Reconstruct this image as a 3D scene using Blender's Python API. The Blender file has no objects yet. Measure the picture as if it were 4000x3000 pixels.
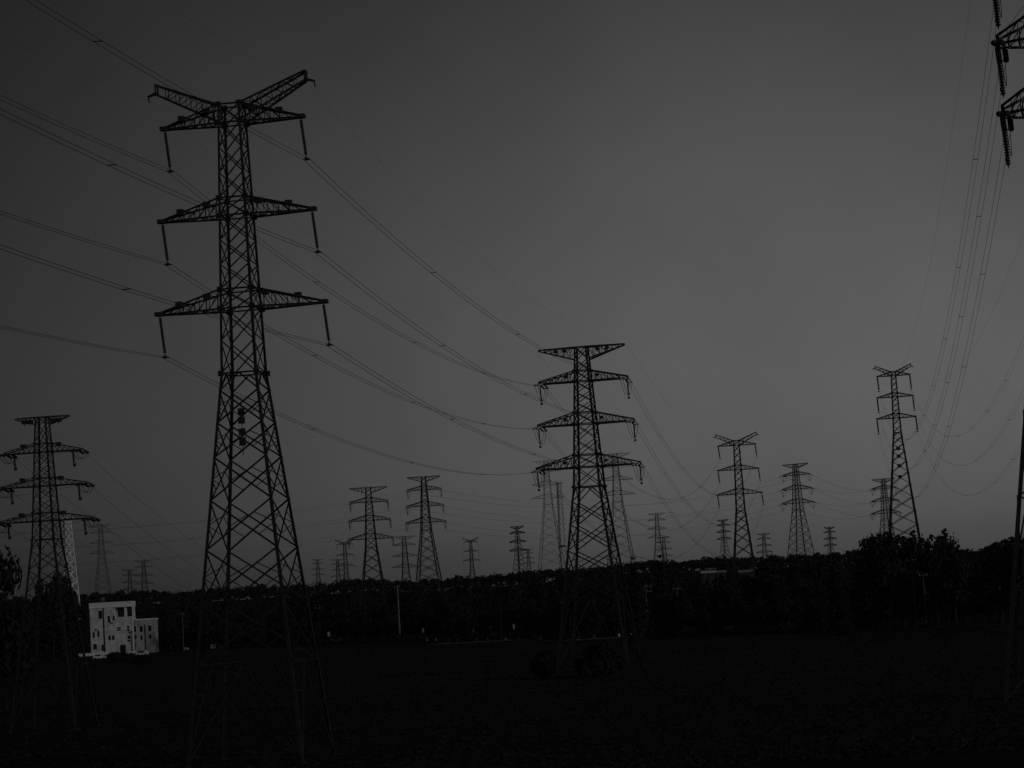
import bpy, math, random
from mathutils import Vector, Matrix
random.seed(7)
sc = bpy.context.scene
COL = sc.collection
R = math.radians

# ------------------------------------------------------------------ camera, sky, sun, exposure
H = 11.2                      # eye height above the field
F = 10000.0                   # focal length in pixels of a 4000 px wide picture
TH = R(3.2)                  # camera roll
PITCH = math.atan(851 * math.cos(TH) / F)
fwd = Vector((0, math.cos(PITCH), math.sin(PITCH)))
r0 = Vector((1, 0, 0)); u0 = r0.cross(fwd)
cr = math.cos(TH) * r0 - math.sin(TH) * u0
cu = math.sin(TH) * r0 + math.cos(TH) * u0
CAM = Vector((0, 0, H))
cam_d = bpy.data.cameras.new('camera'); cam = bpy.data.objects.new('camera', cam_d); COL.objects.link(cam)
cam_d.sensor_width = 36.0; cam_d.lens = 36.0 * F / 4000.0
cam_d.clip_start = 1.0; cam_d.clip_end = 20000
cam.matrix_world = Matrix(((cr.x, cu.x, -fwd.x, 0), (cr.y, cu.y, -fwd.y, 0), (cr.z, cu.z, -fwd.z, H), (0, 0, 0, 1)))
sc.camera = cam


def ray(px, py):
    return fwd + cr * ((px - 2000) / F) - cu * ((py - 1500) / F)


def at(px, py, Y):
    """world point seen at pixel (px,py) of the photograph, Y metres north of the camera"""
    d = ray(px, py)
    return CAM + d * (Y / d.y)


def YH(px):
    """pixel row of the horizon"""
    return 2351 - .056 * (px - 2000)


def ground_at(px, Y, z=0.0):
    """ground point under pixel column px at distance Y"""
    lo, hi = 0.0, 6000.0
    for _ in range(40):
        m = (lo + hi) / 2
        if at(px, m, Y).z > z: lo = m
        else: hi = m
    p = at(px, lo, Y)
    return Vector((p.x, Y, z))


SUN = Vector((0.74, -0.64, 0.19)).normalized()
world = bpy.data.worlds.new('World'); sc.world = world; world.use_nodes = True
nt = world.node_tree; nt.nodes.clear()
def N(t, **k):
    n = nt.nodes.new(t)
    for a, b in k.items(): setattr(n, a, b)
    return n
def L(a, b): nt.links.new(a, b)
def M(op, a, b=None):
    n = N('ShaderNodeMath', operation=op)
    for i, v in enumerate((a, b)):
        if v is None: continue
        if isinstance(v, (int, float)): n.inputs[i].default_value = v
        else: L(v, n.inputs[i])
    return n.outputs[0]
sky = N('ShaderNodeTexSky', sky_type='NISHITA', sun_disc=False)
sky.sun_elevation = math.asin(SUN.z); sky.sun_rotation = math.atan2(SUN.x, SUN.y)
sky.altitude = 50; sky.air_density = 1.0; sky.dust_density = 1.0; sky.ozone_density = 1.0
bw = N('ShaderNodeRGBToBW'); L(sky.outputs[0], bw.inputs[0])          # monochrome film
tc = N('ShaderNodeTexCoord')
g = ray(3800, 1800).normalized()
dot = N('ShaderNodeVectorMath', operation='DOT_PRODUCT'); L(tc.outputs['Generated'], dot.inputs[0]); dot.inputs[1].default_value = g
ang = M('ARCCOSINE', M('MINIMUM', dot.outputs['Value'], 0.99999))
SKY_SIGMA, SKY_FLOOR, SKY_GAIN = R(15.6), 0.15, 2.2
fall = M('POWER', 2.718, M('MULTIPLY', M('POWER', M('DIVIDE', ang, SKY_SIGMA), 2.36), -1.0))
noi = N('ShaderNodeTexNoise'); noi.inputs['Scale'].default_value = 9; noi.inputs['Detail'].default_value = 4
L(tc.outputs['Generated'], noi.inputs['Vector'])
cl = M('ADD', M('MULTIPLY', noi.outputs[0], 0.5), 0.75)
fac = M('MULTIPLY', M('ADD', M('MULTIPLY', fall, 1 - SKY_FLOOR), SKY_FLOOR), cl)
bg = N('ShaderNodeBackground'); bg.inputs['Strength'].default_value = 0.1
L(M('MULTIPLY', M('MULTIPLY', bw.outputs[0], fac), SKY_GAIN), bg.inputs['Color'])
L(bg.outputs[0], N('ShaderNodeOutputWorld').inputs[0])

sd = bpy.data.lights.new('sun', 'SUN'); so = bpy.data.objects.new('sun', sd); COL.objects.link(so)
sd.energy = 2.6; sd.angle = R(0.5); sd.color = (1, 1, 1)
so.rotation_euler = (-SUN).to_track_quat('-Z', 'Y').to_euler()
so.location = (0, -50, 120)
sc.view_settings.view_transform = 'Standard'; sc.view_settings.look = 'None'
sc.view_settings.gamma = 1.0; sc.view_settings.use_curve_mapping = False
sc.view_settings.exposure = -3.0
sc.cycles.use_denoising = False
sc.cycles.max_bounces = 4; sc.cycles.volume_bounces = 0; sc.cycles.transparent_max_bounces = 8


# ------------------------------------------------------------------ materials (all grey: the film is black and white)
def mat(name, val, rough=0.8, var=0.25, scale=1.0, spec=0.2, bump=0.0, metal=0.0):
    m = bpy.data.materials.new(name); m.use_nodes = True
    t = m.node_tree; b = t.nodes['Principled BSDF']
    b.inputs['Roughness'].default_value = rough; b.inputs['Metallic'].default_value = metal
    b.inputs['Specular IOR Level'].default_value = spec
    n = t.nodes.new('ShaderNodeTexNoise'); n.inputs['Scale'].default_value = scale; n.inputs['Detail'].default_value = 5
    c = t.nodes.new('ShaderNodeTexCoord'); t.links.new(c.outputs['Object'], n.inputs['Vector'])
    rp = t.nodes.new('ShaderNodeMapRange')
    rp.inputs[1].default_value = 0.3; rp.inputs[2].default_value = 0.7
    rp.inputs[3].default_value = val * (1 - var); rp.inputs[4].default_value = val * (1 + var)
    t.links.new(n.outputs[0], rp.inputs[0]); t.links.new(rp.outputs[0], b.inputs['Base Color'])
    if bump:
        bp = t.nodes.new('ShaderNodeBump'); bp.inputs['Strength'].default_value = bump; bp.inputs['Distance'].default_value = 0.3
        t.links.new(n.outputs[0], bp.inputs['Height']); t.links.new(bp.outputs[0], b.inputs['Normal'])
    return m


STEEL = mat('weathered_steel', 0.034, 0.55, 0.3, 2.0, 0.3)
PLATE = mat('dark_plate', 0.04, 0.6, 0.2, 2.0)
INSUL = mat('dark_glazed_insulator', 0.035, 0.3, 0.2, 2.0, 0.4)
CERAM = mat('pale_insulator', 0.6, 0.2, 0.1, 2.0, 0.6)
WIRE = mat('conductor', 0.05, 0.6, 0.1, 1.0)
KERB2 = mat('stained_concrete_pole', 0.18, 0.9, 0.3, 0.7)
KERB = mat('dirty_kerb', 0.07, 0.9, 0.6, 0.4)
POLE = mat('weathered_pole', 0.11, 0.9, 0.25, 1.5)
CONC = mat('concrete', 0.38, 0.9, 0.2, 1.5)
WHITE = mat('white_render', 0.82, 0.85, 0.08, 0.6)
WALLM = mat('white_wall', 0.66, 0.9, 0.32, 0.55)
WINGM = mat('grey_wing_wall', 0.42, 0.9, 0.35, 0.6)
PANE = mat('dark_glass', 0.02, 0.1, 0.1, 1.0, 0.5)
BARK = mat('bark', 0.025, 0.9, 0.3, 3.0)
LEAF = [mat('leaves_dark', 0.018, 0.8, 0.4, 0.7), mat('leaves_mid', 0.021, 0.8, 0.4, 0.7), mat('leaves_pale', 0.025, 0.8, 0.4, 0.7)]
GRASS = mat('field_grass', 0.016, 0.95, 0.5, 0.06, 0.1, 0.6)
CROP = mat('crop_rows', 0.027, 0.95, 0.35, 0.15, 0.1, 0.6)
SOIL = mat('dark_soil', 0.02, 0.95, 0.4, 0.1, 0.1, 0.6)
ROADM = mat('asphalt', 0.05, 0.9, 0.2, 0.8)
PAINT = mat('car_paint_white', 0.75, 0.3, 0.05, 1.0, 0.5)
TYRE = mat('tyre_rubber', 0.02, 0.8, 0.1, 1.0)


# ------------------------------------------------------------------ mesh helpers
class MB:
    def __init__(s): s.v, s.f, s.mi = [], [], []
    def add(s, vs, fs, mi=0):
        b = len(s.v); s.v += [tuple(p) for p in vs]; s.f += [tuple(i + b for i in f) for f in fs]; s.mi += [mi] * len(fs)
    def box(s, a, b):
        (x0, y0, z0), (x1, y1, z1) = a, b
        s.add([(x0, y0, z0), (x1, y0, z0), (x1, y1, z0), (x0, y1, z0), (x0, y0, z1), (x1, y0, z1), (x1, y1, z1), (x0, y1, z1)],
              [(0, 3, 2, 1), (4, 5, 6, 7), (0, 1, 5, 4), (1, 2, 6, 5), (2, 3, 7, 6), (3, 0, 4, 7)])
    def tube(s, pts, rad, n=6, cap=True):
        pts = [Vector(p) for p in pts]; rads = rad if isinstance(rad, (list, tuple)) else [rad] * len(pts)
        vs = []
        for i, p in enumerate(pts):
            d = (pts[min(i + 1, len(pts) - 1)] - pts[max(i - 1, 0)])
            d = d.normalized() if d.length > 1e-9 else Vector((0, 0, 1))
            a = d.cross(Vector((0, 0, 1)))
            if a.length < 1e-3: a = d.cross(Vector((1, 0, 0)))
            a.normalize(); b = d.cross(a)
            for k in range(n):
                t = 2 * math.pi * (k + .5) / n
                vs.append(p + (a * math.cos(t) + b * math.sin(t)) * rads[i])
        fs = [(i * n + k, i * n + (k + 1) % n, (i + 1) * n + (k + 1) % n, (i + 1) * n + k) for i in range(len(pts) - 1) for k in range(n)]
        if cap: fs += [tuple(range(n - 1, -1, -1)), tuple((len(pts) - 1) * n + k for k in range(n))]
        s.add(vs, fs)
    def lathe(s, prof, n=12, o=(0, 0, 0)):
        vs = [(o[0] + r * math.cos(2 * math.pi * k / n), o[1] + r * math.sin(2 * math.pi * k / n), o[2] + z) for r, z in prof for k in range(n)]
        fs = [(i * n + k, i * n + (k + 1) % n, (i + 1) * n + (k + 1) % n, (i + 1) * n + k) for i in range(len(prof) - 1) for k in range(n)]
        fs += [tuple(range(n - 1, -1, -1)), tuple((len(prof) - 1) * n + k for k in range(n))]
        s.add(vs, fs)
    def lbeam(s, p, q, w, t=None):
        """steel angle from p to q"""
        p, q = Vector(p), Vector(q); Mx = beam_matrix(p, q, w)
        s.add([Mx @ Vector(v) for v in LV], LF)
    def data(s, name, mats):
        me = bpy.data.meshes.new(name); me.from_pydata(s.v, [], s.f); me.update()
        for m in (mats if isinstance(mats, (list, tuple)) else [mats]): me.materials.append(m)
        if any(s.mi): me.polygons.foreach_set('material_index', s.mi)
        return me
    def build(s, name, mats, parent=None):
        return obj(name, s.data(name, mats), parent)


TT = 0.13
LP = [(0, 0), (1, 0), (1, TT), (TT, TT), (TT, 1), (0, 1)]
LV = [(x - .3, y - .3, 0) for x, y in LP] + [(x - .3, y - .3, 1) for x, y in LP]
LF = [(i, (i + 1) % 6, 6 + (i + 1) % 6, 6 + i) for i in range(6)] + [(5, 4, 3, 2, 1, 0), (6, 7, 8, 9, 10, 11)]


def beam_matrix(p, q, w):
    d = q - p; l = d.length; z = d / l
    x = z.cross(Vector((0, 0, 1)))
    if x.length < 1e-3: x = Vector((1, 0, 0))
    x.normalize(); y = z.cross(x)
    return Matrix(((x.x * w, y.x * w, d.x, p.x), (x.y * w, y.y * w, d.y, p.y), (x.z * w, y.z * w, d.z, p.z), (0, 0, 0, 1)))


_u = MB(); _u.add(LV, LF)
UNIT = _u.data('steel_angle', STEEL)


def obj(name, me, parent=None):
    o = bpy.data.objects.new(name, me); COL.objects.link(o)
    if parent is not None: o.parent = parent
    return o


def tag(o, label=None, cat=None, group=None, kind=None):
    if label: o['label'] = label
    if cat: o['category'] = cat
    if group: o['group'] = group
    if kind: o['kind'] = kind
    return o


def empty(name, loc, rz=0.0, scale=1.0):
    o = bpy.data.objects.new(name, None); COL.objects.link(o); o.empty_display_size = 0.5
    o.location = loc; o.rotation_euler = (0, 0, rz); o.scale = (scale,) * 3
    return o


def pieces(beams, name, parent):
    for p, q, w in beams:
        p, q = Vector(p), Vector(q)
        if (q - p).length < 0.05: continue
        o = obj(name, UNIT, parent); o.matrix_local = beam_matrix(p, q, w)


def joined(beams, name, parent, kind=None):
    m = MB()
    for p, q, w in beams:
        if (Vector(q) - Vector(p)).length > 0.05: m.lbeam(p, q, w)
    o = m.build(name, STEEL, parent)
    if kind: o['kind'] = kind
    return o


# insulator string meshes, hanging down -Z from the origin
def insulator_data(length, rad, n, m, name):
    prof = [(0.03, 0.0), (0.03, -0.12)]
    st = (length - 0.3) / n
    for i in range(n):
        z = -0.12 - i * st
        prof += [(rad * .55, z), (rad, z - st * .3), (rad * .97, z - st * .6), (rad * .55, z - st * .75)]
    prof += [(0.03, -length + .1), (0.03, -length)]
    b = MB(); b.lathe([(r, z) for r, z in prof], 10)
    return b.data(name, m)


INS_SUSP = insulator_data(3.15, 0.14, 20, INSUL, 'insulator_string')
INS_TENS = insulator_data(2.7, 0.15, 17, CERAM, 'insulator_string')
INS_TENSD = insulator_data(2.9, 0.2, 17, INSUL, 'insulator_string')
_b = MB(); _b.box((-.28, -.04, -.12), (.28, .04, 0)); _b.box((-.3, -.2, -.2), (-.18, .2, -.1)); _b.box((.18, -.2, -.2), (.3, .2, -.1))
CLAMP = _b.data('wire_clamp', PLATE)
_b = MB()
_b.box((-.03, -.03, -.15), (.03, .03, .02)); _b.box((-.24, -.22, .02), (.24, .22, .40))
for k in range(3): _b.box((-.27, -.25, .06 + k * .13), (.27, .25, .10 + k * .13))
GUARD = _b.data('bird_guard', PLATE)


def string(parent, data, p, d, name='insulator_string'):
    """insulator string from local point p along direction d"""
    o = obj(name, data, parent)
    q = Vector(d).normalized().to_track_quat('-Z', 'Y')
    o.matrix_local = Matrix.Translation(Vector(p)) @ q.to_matrix().to_4x4()
    return o


CORN = [(-1, -1), (1, -1), (1, 1), (-1, 1)]          # near left, near right, far right, far left


def leg_part(parent, c, levels, side, w0, w1):
    sx, sy = CORN[c]; m = MB(); vs = []
    z0, z1 = levels[0], levels[-1]
    for z in levels:
        h = side(z) / 2; w = w0 + (w1 - w0) * (z - z0) / (z1 - z0); t = w * .14
        for a, b in ((0, 0), (w, 0), (w, t), (t, t), (t, w), (0, w)):
            vs.append((sx * (h - a), sy * (h - b), z))
    fs = [(i * 6 + k, i * 6 + (k + 1) % 6, (i + 1) * 6 + (k + 1) % 6, (i + 1) * 6 + k) for i in range(len(levels) - 1) for k in range(6)]
    fs += [(5, 4, 3, 2, 1, 0), tuple((len(levels) - 1) * 6 + k for k in range(6))]
    m.add(vs, fs)
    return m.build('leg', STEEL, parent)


def xpanel(out, side, z0, z1, w, inset=.04, red=None, wr=.05):
    for f in range(4):
        a, b = CORN[f], CORN[(f + 1) % 4]
        def P(c, z, e=0.0):
            h = side(z) / 2 - inset - e
            return Vector((c[0] * h, c[1] * h, z))
        out.append((P(a, z0), P(b, z1), w)); out.append((P(b, z0, .05), P(a, z1, .05), w))
        if red is not None:
            zm = (z0 + z1) / 2
            for c, d in ((a, b), (b, a)):
                m = P(c, zm)
                for zz in (z0, z1):
                    q = P(c, zz).lerp(P(d, z1 if zz == z0 else z0), .27)
                    red.append((m, q, wr))


def ring(out, side, z, w, inset=.03):
    h = side(z) / 2 - inset
    for f in range(4):
        a, b = CORN[f], CORN[(f + 1) % 4]
        out.append((Vector((a[0] * h, a[1] * h, z)), Vector((b[0] * h, b[1] * h, z)), w))


def half_arm(sx, zb, zt, Lx, side, ey, eh, nb, wc, wl, up=0.0, rootb=None):
    """chords and lacing of one half crossarm; the end sits at height zb+up"""
    hb = side(zb) / 2; ht = side(zt) / 2
    cb, ctp = [], []
    for sy in (-1, 1):
        cb.append((Vector((sx * hb, sy * hb, zb)), Vector((sx * Lx, sy * ey, zb + up))))
        ctp.append((Vector((sx * ht, sy * ht, zt)), Vector((sx * Lx, sy * ey, zb + up + eh))))
    chords = [(a, b, wc) for a, b in cb + ctp]
    if ey > .2:
        chords += [(cb[0][1], cb[1][1], wc), (ctp[0][1], ctp[1][1], wc)]
        if eh > .2: chords += [(cb[0][1], ctp[0][1], wc), (cb[1][1], ctp[1][1], wc)]
    lace = []
    for i in range(nb):
        t0, t1 = i / nb, (i + 1) / nb
        B = [c[0].lerp(c[1], t0) for c in cb]; B1 = [c[0].lerp(c[1], t1) for c in cb]
        T = [c[0].lerp(c[1], t0) for c in ctp]; T1 = [c[0].lerp(c[1], t1) for c in ctp]
        k = i % 2
        lace.append((B[k], B1[1 - k], wl))
        if i < nb - 1:
            lace.append((B1[0], B1[1], wl))
            for s in (0, 1):
                lace.append((B1[s], T1[s], wl))
        for s in (0, 1):
            if i < nb - 1: lace.append((T[s], B1[s], wl))
        if i < nb - 1: lace.append((T[k], T1[1 - k], wl))
    return chords, lace


def footing(parent, side, w):
    for sx, sy in CORN:
        h = side(0) / 2; m = MB()
        m.lathe([(w, -1.0), (w, .02), (w * .8, .10)], 8, (sx * h, sy * h, 0)); m.build('footing', PLATE, parent)


def pylon(loc, rz, kind, P, label, detail):
    """kind 'v': suspension pylon with a V of earth wire arms; 't': tension pylon with a flat earth wire beam.
    detail 2: every brace an object; 1: braces joined; 0: far away"""
    root = empty('lattice_pylon', loc, rz)
    tag(root, label, 'pylon', 'lattice pylons of the power lines')
    zw, ztop = P['waist'], P['top']
    s0, sw, st = P['sides']
    def side(z):
        return s0 + (sw - s0) * z / zw if z < zw else sw + (st - sw) * (z - zw) / (ztop - zw)
    wl = P['leg']; wb = P['brace']; wr = wb * .55
    k = 1.0
    for c in range(4): leg_part(root, c, [0, zw, ztop], side, wl, wl * .62)
    if detail: footing(root, side, wl * 1.6)
    br, red, rings = [], [], []
    for (zb, zt, _) in P['arms']:
        rings += [zb, zt]
    # lower part
    low = P['low']
    for a, b in zip(low[:-1], low[1:]):
        xpanel(br, side, min(a, b), max(a, b), wb, red=red if detail == 2 and abs(a - b) > 2.4 else None, wr=wr)
    # K panel just under the waist
    zk = low[0]
    if zk < zw - .3:
        for f in range(4):
            a, b = CORN[f], CORN[(f + 1) % 4]; h = side(zw) / 2 - .05; h2 = side(zk) / 2 - .05
            mid = Vector(((a[0] + b[0]) / 2 * h, (a[1] + b[1]) / 2 * h, zw))
            br.append((mid, Vector((a[0] * h2, a[1] * h2, zk)), wb)); br.append((mid, Vector((b[0] * h2, b[1] * h2, zk)), wb))
    rings += [zw, low[-1]]
    # splayed foot frames
    zf = low[-1]
    if zf > .5:
        for f in range(4):
            a, b = CORN[f], CORN[(f + 1) % 4]; h = side(zf) / 2 - .05; h2 = side(0) / 2 - .05
            mid = Vector(((a[0] + b[0]) / 2 * h, (a[1] + b[1]) / 2 * h, zf))
            for c in (a, b):
                foot = Vector((c[0] * h2, c[1] * h2, .15)); top = Vector((c[0] * h, c[1] * h, zf))
                br.append((mid, foot, wb))
                if detail:
                    for t in ((.3, .6) if detail == 2 else (.45,)):
                        red.append((mid.lerp(foot, t), top.lerp(foot, t), wr))
                        red.append((mid.lerp(foot, t), top.lerp(foot, t - .25), wr))
    # upper cage
    for a, b, n in P['cage']:
        for i in range(n):
            xpanel(br, side, a + (b - a) * i / n, a + (b - a) * (i + 1) / n, wb * .75)
    for z in rings: ring(br, side, z, wb)
    ring(br, side, ztop, wb)
    if detail == 2:
        pieces(br, 'brace', root)
        rest = red[:max(0, 296 - len(br))]
        pieces(rest, 'brace', root)
        if len(red) > len(rest): joined(red[len(rest):], 'small_braces', root, 'stuff')
    else:
        joined(br + red, 'bracing', root, 'stuff')
    if detail == 2:
        gs = P.get('gusset', .24)
        for z in sorted(set(round(z, 3) for z in rings if z < ztop + 1)):
            for cx, cy in CORN:
                h = side(z) / 2; m = MB()
                m.box((cx * h - gs * (1.15 if cx > 0 else .85), cy * (h + .012) - .012, z - gs), (cx * h + gs * (1.15 if cx < 0 else .85), cy * (h + .012) + .012, z + gs * .8)); m.build('gusset_plate', STEEL, root)
    att = {}
    mw = Matrix.Translation(Vector(loc)) @ Matrix.Rotation(rz, 4, 'Z')
    sw_ang = P.get('swing', 0.0)
    def arm(name, sx, *a, **kw):
        ch, la = half_arm(sx, *a, **kw)
        o = joined(ch + ([] if detail == 2 else la), name, root)
        if detail == 2: pieces(la, 'brace', o)
        return o, ch
    na = 6 if detail == 2 else (4 if detail == 1 else 3)
    wc = P.get('chord', wb * 1.1)
    for i, (zb, zt, Lx) in enumerate(P['arms']):
        for sx in (-1, 1):
            ey = P['ey']; eh = P['eh']
            ao, ch = arm('crossarm', sx, zb, zt, Lx, side, ey, eh, na, wc, wb * .55)
            tip = Vector((sx * Lx, 0, zb))
            if kind == 'v':
                if detail:
                    m = MB(); m.box((sx * Lx - .35, -.3, zb - .1), (sx * Lx + .35, .3, zb + .22)); m.build('tip_plate', PLATE, ao)
                d = Vector((math.sin(sw_ang), 0, -math.cos(sw_ang)))
                sc_ = P.get('ins', 1.0)
                if detail:
                    io = string(root, INS_SUSP, tip + Vector((0, 0, -.1)), d)
                    io.scale = (sc_ * P.get('insw', 1),) * 2 + (sc_,)
                    end = tip + Vector((0, 0, -.1)) + d * 3.15 * sc_
                    co = obj('wire_clamp', CLAMP, io); co.location = (0, 0, -3.15)
                else:
                    end = tip + Vector((0, 0, -3.2))
                    m = MB(); m.tube([tip, end], .12, 4); m.build('insulator_string', INSUL, root)
                att[(i, sx)] = mw @ (end + Vector((0, 0, -.15)))
                if detail == 2:
                    for t, off in ((.2, -.45), (.66, -.2)):
                        q = ch[2][0].lerp(ch[2][1], t)
                        go = obj('bird_guard', GUARD, ao); go.location = q + Vector((0, -.12, off)); go.scale = (1, 1, 1.1)
            else:
                L1 = 2.7 * P.get('ins', 1.0)
                for sy in (-1, 1):
                    base = Vector((sx * (Lx - .25), sy * ey, zb - .05))
                    d = Vector((0.02 * sx, sy, -.16)).normalized()
                    if detail:
                        for dx in (-.32, .32):
                            io = string(root, P.get('insdata', INS_TENS), base + Vector((dx, 0, 0)), d)
                            io.scale = (P.get('insw', 1),) * 2 + (P.get('ins', 1.0),)
                        m = MB(); e = base + d * L1; m.box((e.x - .42, e.y - .06, e.z - .06), (e.x + .42, e.y + .06, e.z + .06)); m.build('yoke_plate', PLATE, root)
                    att[(i, sx, sy)] = mw @ (base + d * L1)
                jl = 3.0 * P.get('ins', 1.0)
                jb = Vector((sx * (Lx - P.get('jin', 0)), 0, zb - .05))
                if detail:
                    jo = string(root, INS_TENSD if P.get('jdark', True) else INS_TENS, jb, (0.04, 0, -1)); jo.scale = (P.get('jw', .7),) * 2 + (P.get('ins', 1.0) * (1.3 if 'jw' in P else 1),)
                    m = MB(); m.lathe([(.1, -.3), (.2, -.2), (.2, 0), (.1, .1)], 8, (jb.x + .12, 0, jb.z - jl)); m.build('jumper_weight', PLATE, root)
                    a_, b_ = att[(i, sx, -1)], att[(i, sx, 1)]
                    inv = mw.inverted(); a_ = inv @ a_; b_ = inv @ b_
                    m = MB()
                    for dx in (-.2, .2):
                        pts = []
                        for q in range(17):
                            t = q / 16; p = a_.lerp(b_, t)
                            pts.append(p + Vector((sx * .0 + dx + .12 * math.sin(math.pi * t), 0, -4 * (jl - .7) * t * (1 - t))))
                        m.tube(pts, .035, 5)
                    m.build('jumper_cable', WIRE, root)
    # earth wire arms
    for sx in (-1, 1):
        Lx, ze, h, zr0, zr1 = P['earth']
        ho, _ = arm('earth_wire_arm', sx, zr0, zr1, Lx, side, .3 if kind == 'v' else .08, h, na, wc, wb * .55, up=ze - zr0)
        if kind == 'v':
            m = MB(); m.lbeam((sx * Lx, -.3, ze + .1), (sx * (Lx + .75), 0, ze - .1), wc); m.lbeam((sx * Lx, .3, ze + .1), (sx * (Lx + .75), 0, ze - .1), wc)
            m.tube([(sx * (Lx + .7), 0, ze - .1), (sx * (Lx + .7) + .05, 0, ze - .6)], .06, 5); m.build('wire_hanger', PLATE, ho)
        att[('e', sx)] = mw @ Vector((sx * (Lx + .4), 0, ze - (.6 if kind == 'v' else .1)))
        if detail == 2 and kind == 't':
            for t in (.28, .52):
                go = obj('bird_guard', GUARD, ho)
                go.location = (sx * (side(zr1) / 2 + (Lx - side(zr1) / 2) * t), -.2, zr1 - .72); go.scale = (1.15, 1.15, 1.1)
    if kind == 't' and detail == 2:
        for i, (zb, zt, Lx) in enumerate(P['arms']):
            for sx in (-1, 1):
                go = obj('bird_guard', GUARD, root); go.location = (sx * (side(zb) / 2 + 1.2), -side(zb) / 2 + .1, zb + .5); go.scale = (1.1, 1.1, 1.1)
    return root, att, side


def rows(x0, y0, slope, Y, *ys):
    return [at(x0 + slope * (y - y0), y, Y).z for y in ys]


VT, VB1, VT2, VB2, VT3, VB3, VW = rows(904.5, 481, .0488, 200, 410, 482, 775, 844, 1131, 1206, 1458)
VLOW = rows(904.5, 481, .0488, 200, 1525, 1652, 1785, 1952, 2143, 2355, 2585)
TT_, TJ, TT1, TB1, TT2, TB2, TT3, TB3, TW = rows(2273, 1355, .055, 403, 1355, 1403, 1447, 1488, 1610, 1655, 1775, 1823, 1900)
TLOW = rows(2273, 1355, .055, 403, 1957, 2045, 2146, 2245, 2340)
OT, OJ, OT1, OB1, OT2, OB2, OT3, OB3, OW = rows(163, 1630, .044, 285, 1629, 1658, 1731, 1766, 1866, 1898, 2002, 2034, 2106)
OLOW = rows(163, 1630, .044, 285, 2150, 2225, 2312, 2410, 2505, 2605)


def vparams(s=1.0, ext=0.0, **k):
    g = lambda z: z * s + ext
    low = VLOW
    lw = [g(z) for z in low]
    step = 4.6 * s
    while ext > 3 and lw[-1] > 9 * s: lw.append(lw[-1] - step); step *= 1.08
    zw = g(VW)
    d = dict(waist=zw, top=g(VT), sides=((2.95 * s + .2093 * zw), 2.95 * s, 1.8 * s), leg=.27, brace=.125,
             low=lw, arms=[(g(VB1), g(VT), 5.6 * s), (g(VB2), g(VT2), 6.15 * s), (g(VB3), g(VT3), 6.7 * s)],
             cage=[(g(VB1), g(VT), 1), (g(VT2), g(VB1), 3), (g(VB2), g(VT2), 1), (g(VT3), g(VB2), 3), (g(VB3), g(VT3), 1), (g(VW), g(VB3), 2)],
             ey=.12, eh=.15, earth=(6.15 * s, g(VT + 1.4), .75, g(VB1 + .15), g(VT)), chord=.15, swing=R(5.6))
    d.update(k); return d


def tparams(s=1.0, ext=0.0, **k):
    g = lambda z: z * s + ext
    low = TLOW
    lw = [g(z) for z in low]
    step = 4.4 * s
    while ext > 3 and lw[-1] > 10 * s: lw.append(lw[-1] - step); step *= 1.05
    zw = g(TW)
    d = dict(waist=zw, top=g(TT_), sides=(4.4 * s + .25 * zw, 4.4 * s, 2.0 * s), leg=.42, brace=.17, low=lw,
             arms=[(g(TB1), g(TT1), 7.05 * s), (g(TB2), g(TT2), 7.65 * s), (g(TB3), g(TT3), 8.25 * s)],
             cage=[(g(TJ), g(TT_), 1), (g(TT1), g(TJ), 1), (g(TB1), g(TT1), 1), (g(TT2), g(TB1), 3), (g(TB2), g(TT2), 1), (g(TT3), g(TB2), 2), (g(TB3), g(TT3), 1), (g(TW), g(TB3), 1)],
             ey=.85, eh=.3, earth=(7.0 * s, g(TT_ - .15), .15, g(TJ), g(TT_)), chord=.2)
    d.update(k); return d


def base_at(px, py_axis, Y):
    """ground point of a vertical axis that passes pixel (px,py_axis)"""
    p = at(px, py_axis, Y); return Vector((p.x, Y, 0)), p.z


# ------------------------------------------------------------------ ground, fields, road, hills
def smooth(a, b, t):
    t = max(0, min(1, (t - a) / (b - a))); return t * t * (3 - 2 * t)


SKYL = [(-800, 2345), (0, 2340), (300, 2322), (440, 2312), (700, 2312), (1000, 2290), (1200, 2282), (1330, 2266), (1420, 2262), (1500, 2270), (1650, 2262),
        (1850, 2250), (2000, 2236), (2150, 2222), (2240, 2222), (2330, 2212), (2420, 2196), (2510, 2192), (2620, 2192), (2700, 2182),
        (2770, 2178), (2850, 2180), (3000, 2172), (3200, 2162), (3330, 2152), (3500, 2150), (3730, 2150), (3800, 2145), (3860, 2122), (3930, 2112), (4000, 2095), (4800, 2080)]


def skyline(px):
    for (a, b), (c, d) in zip(SKYL[:-1], SKYL[1:]):
        if a <= px <= c: return b + (d - b) * (px - a) / (c - a)
    return SKYL[0][1] if px < 0 else SKYL[-1][1]


YR = 1300.0
def px_of(x, y): return 2000 + F * x / y / math.cos(TH) * .999
def ridge_z(x):
    px = px_of(x, YR); px = max(-800, min(4800, px))
    return max(2.0, at(px, skyline(px), YR).z - 6.5)
def ground_z(x, y):
    if y < 990: return 0.0
    return ridge_z(x * YR / y if y < YR else x) * smooth(1010, YR - 60, y) * (1 - .6 * smooth(YR + 150, 2600, y))


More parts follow.
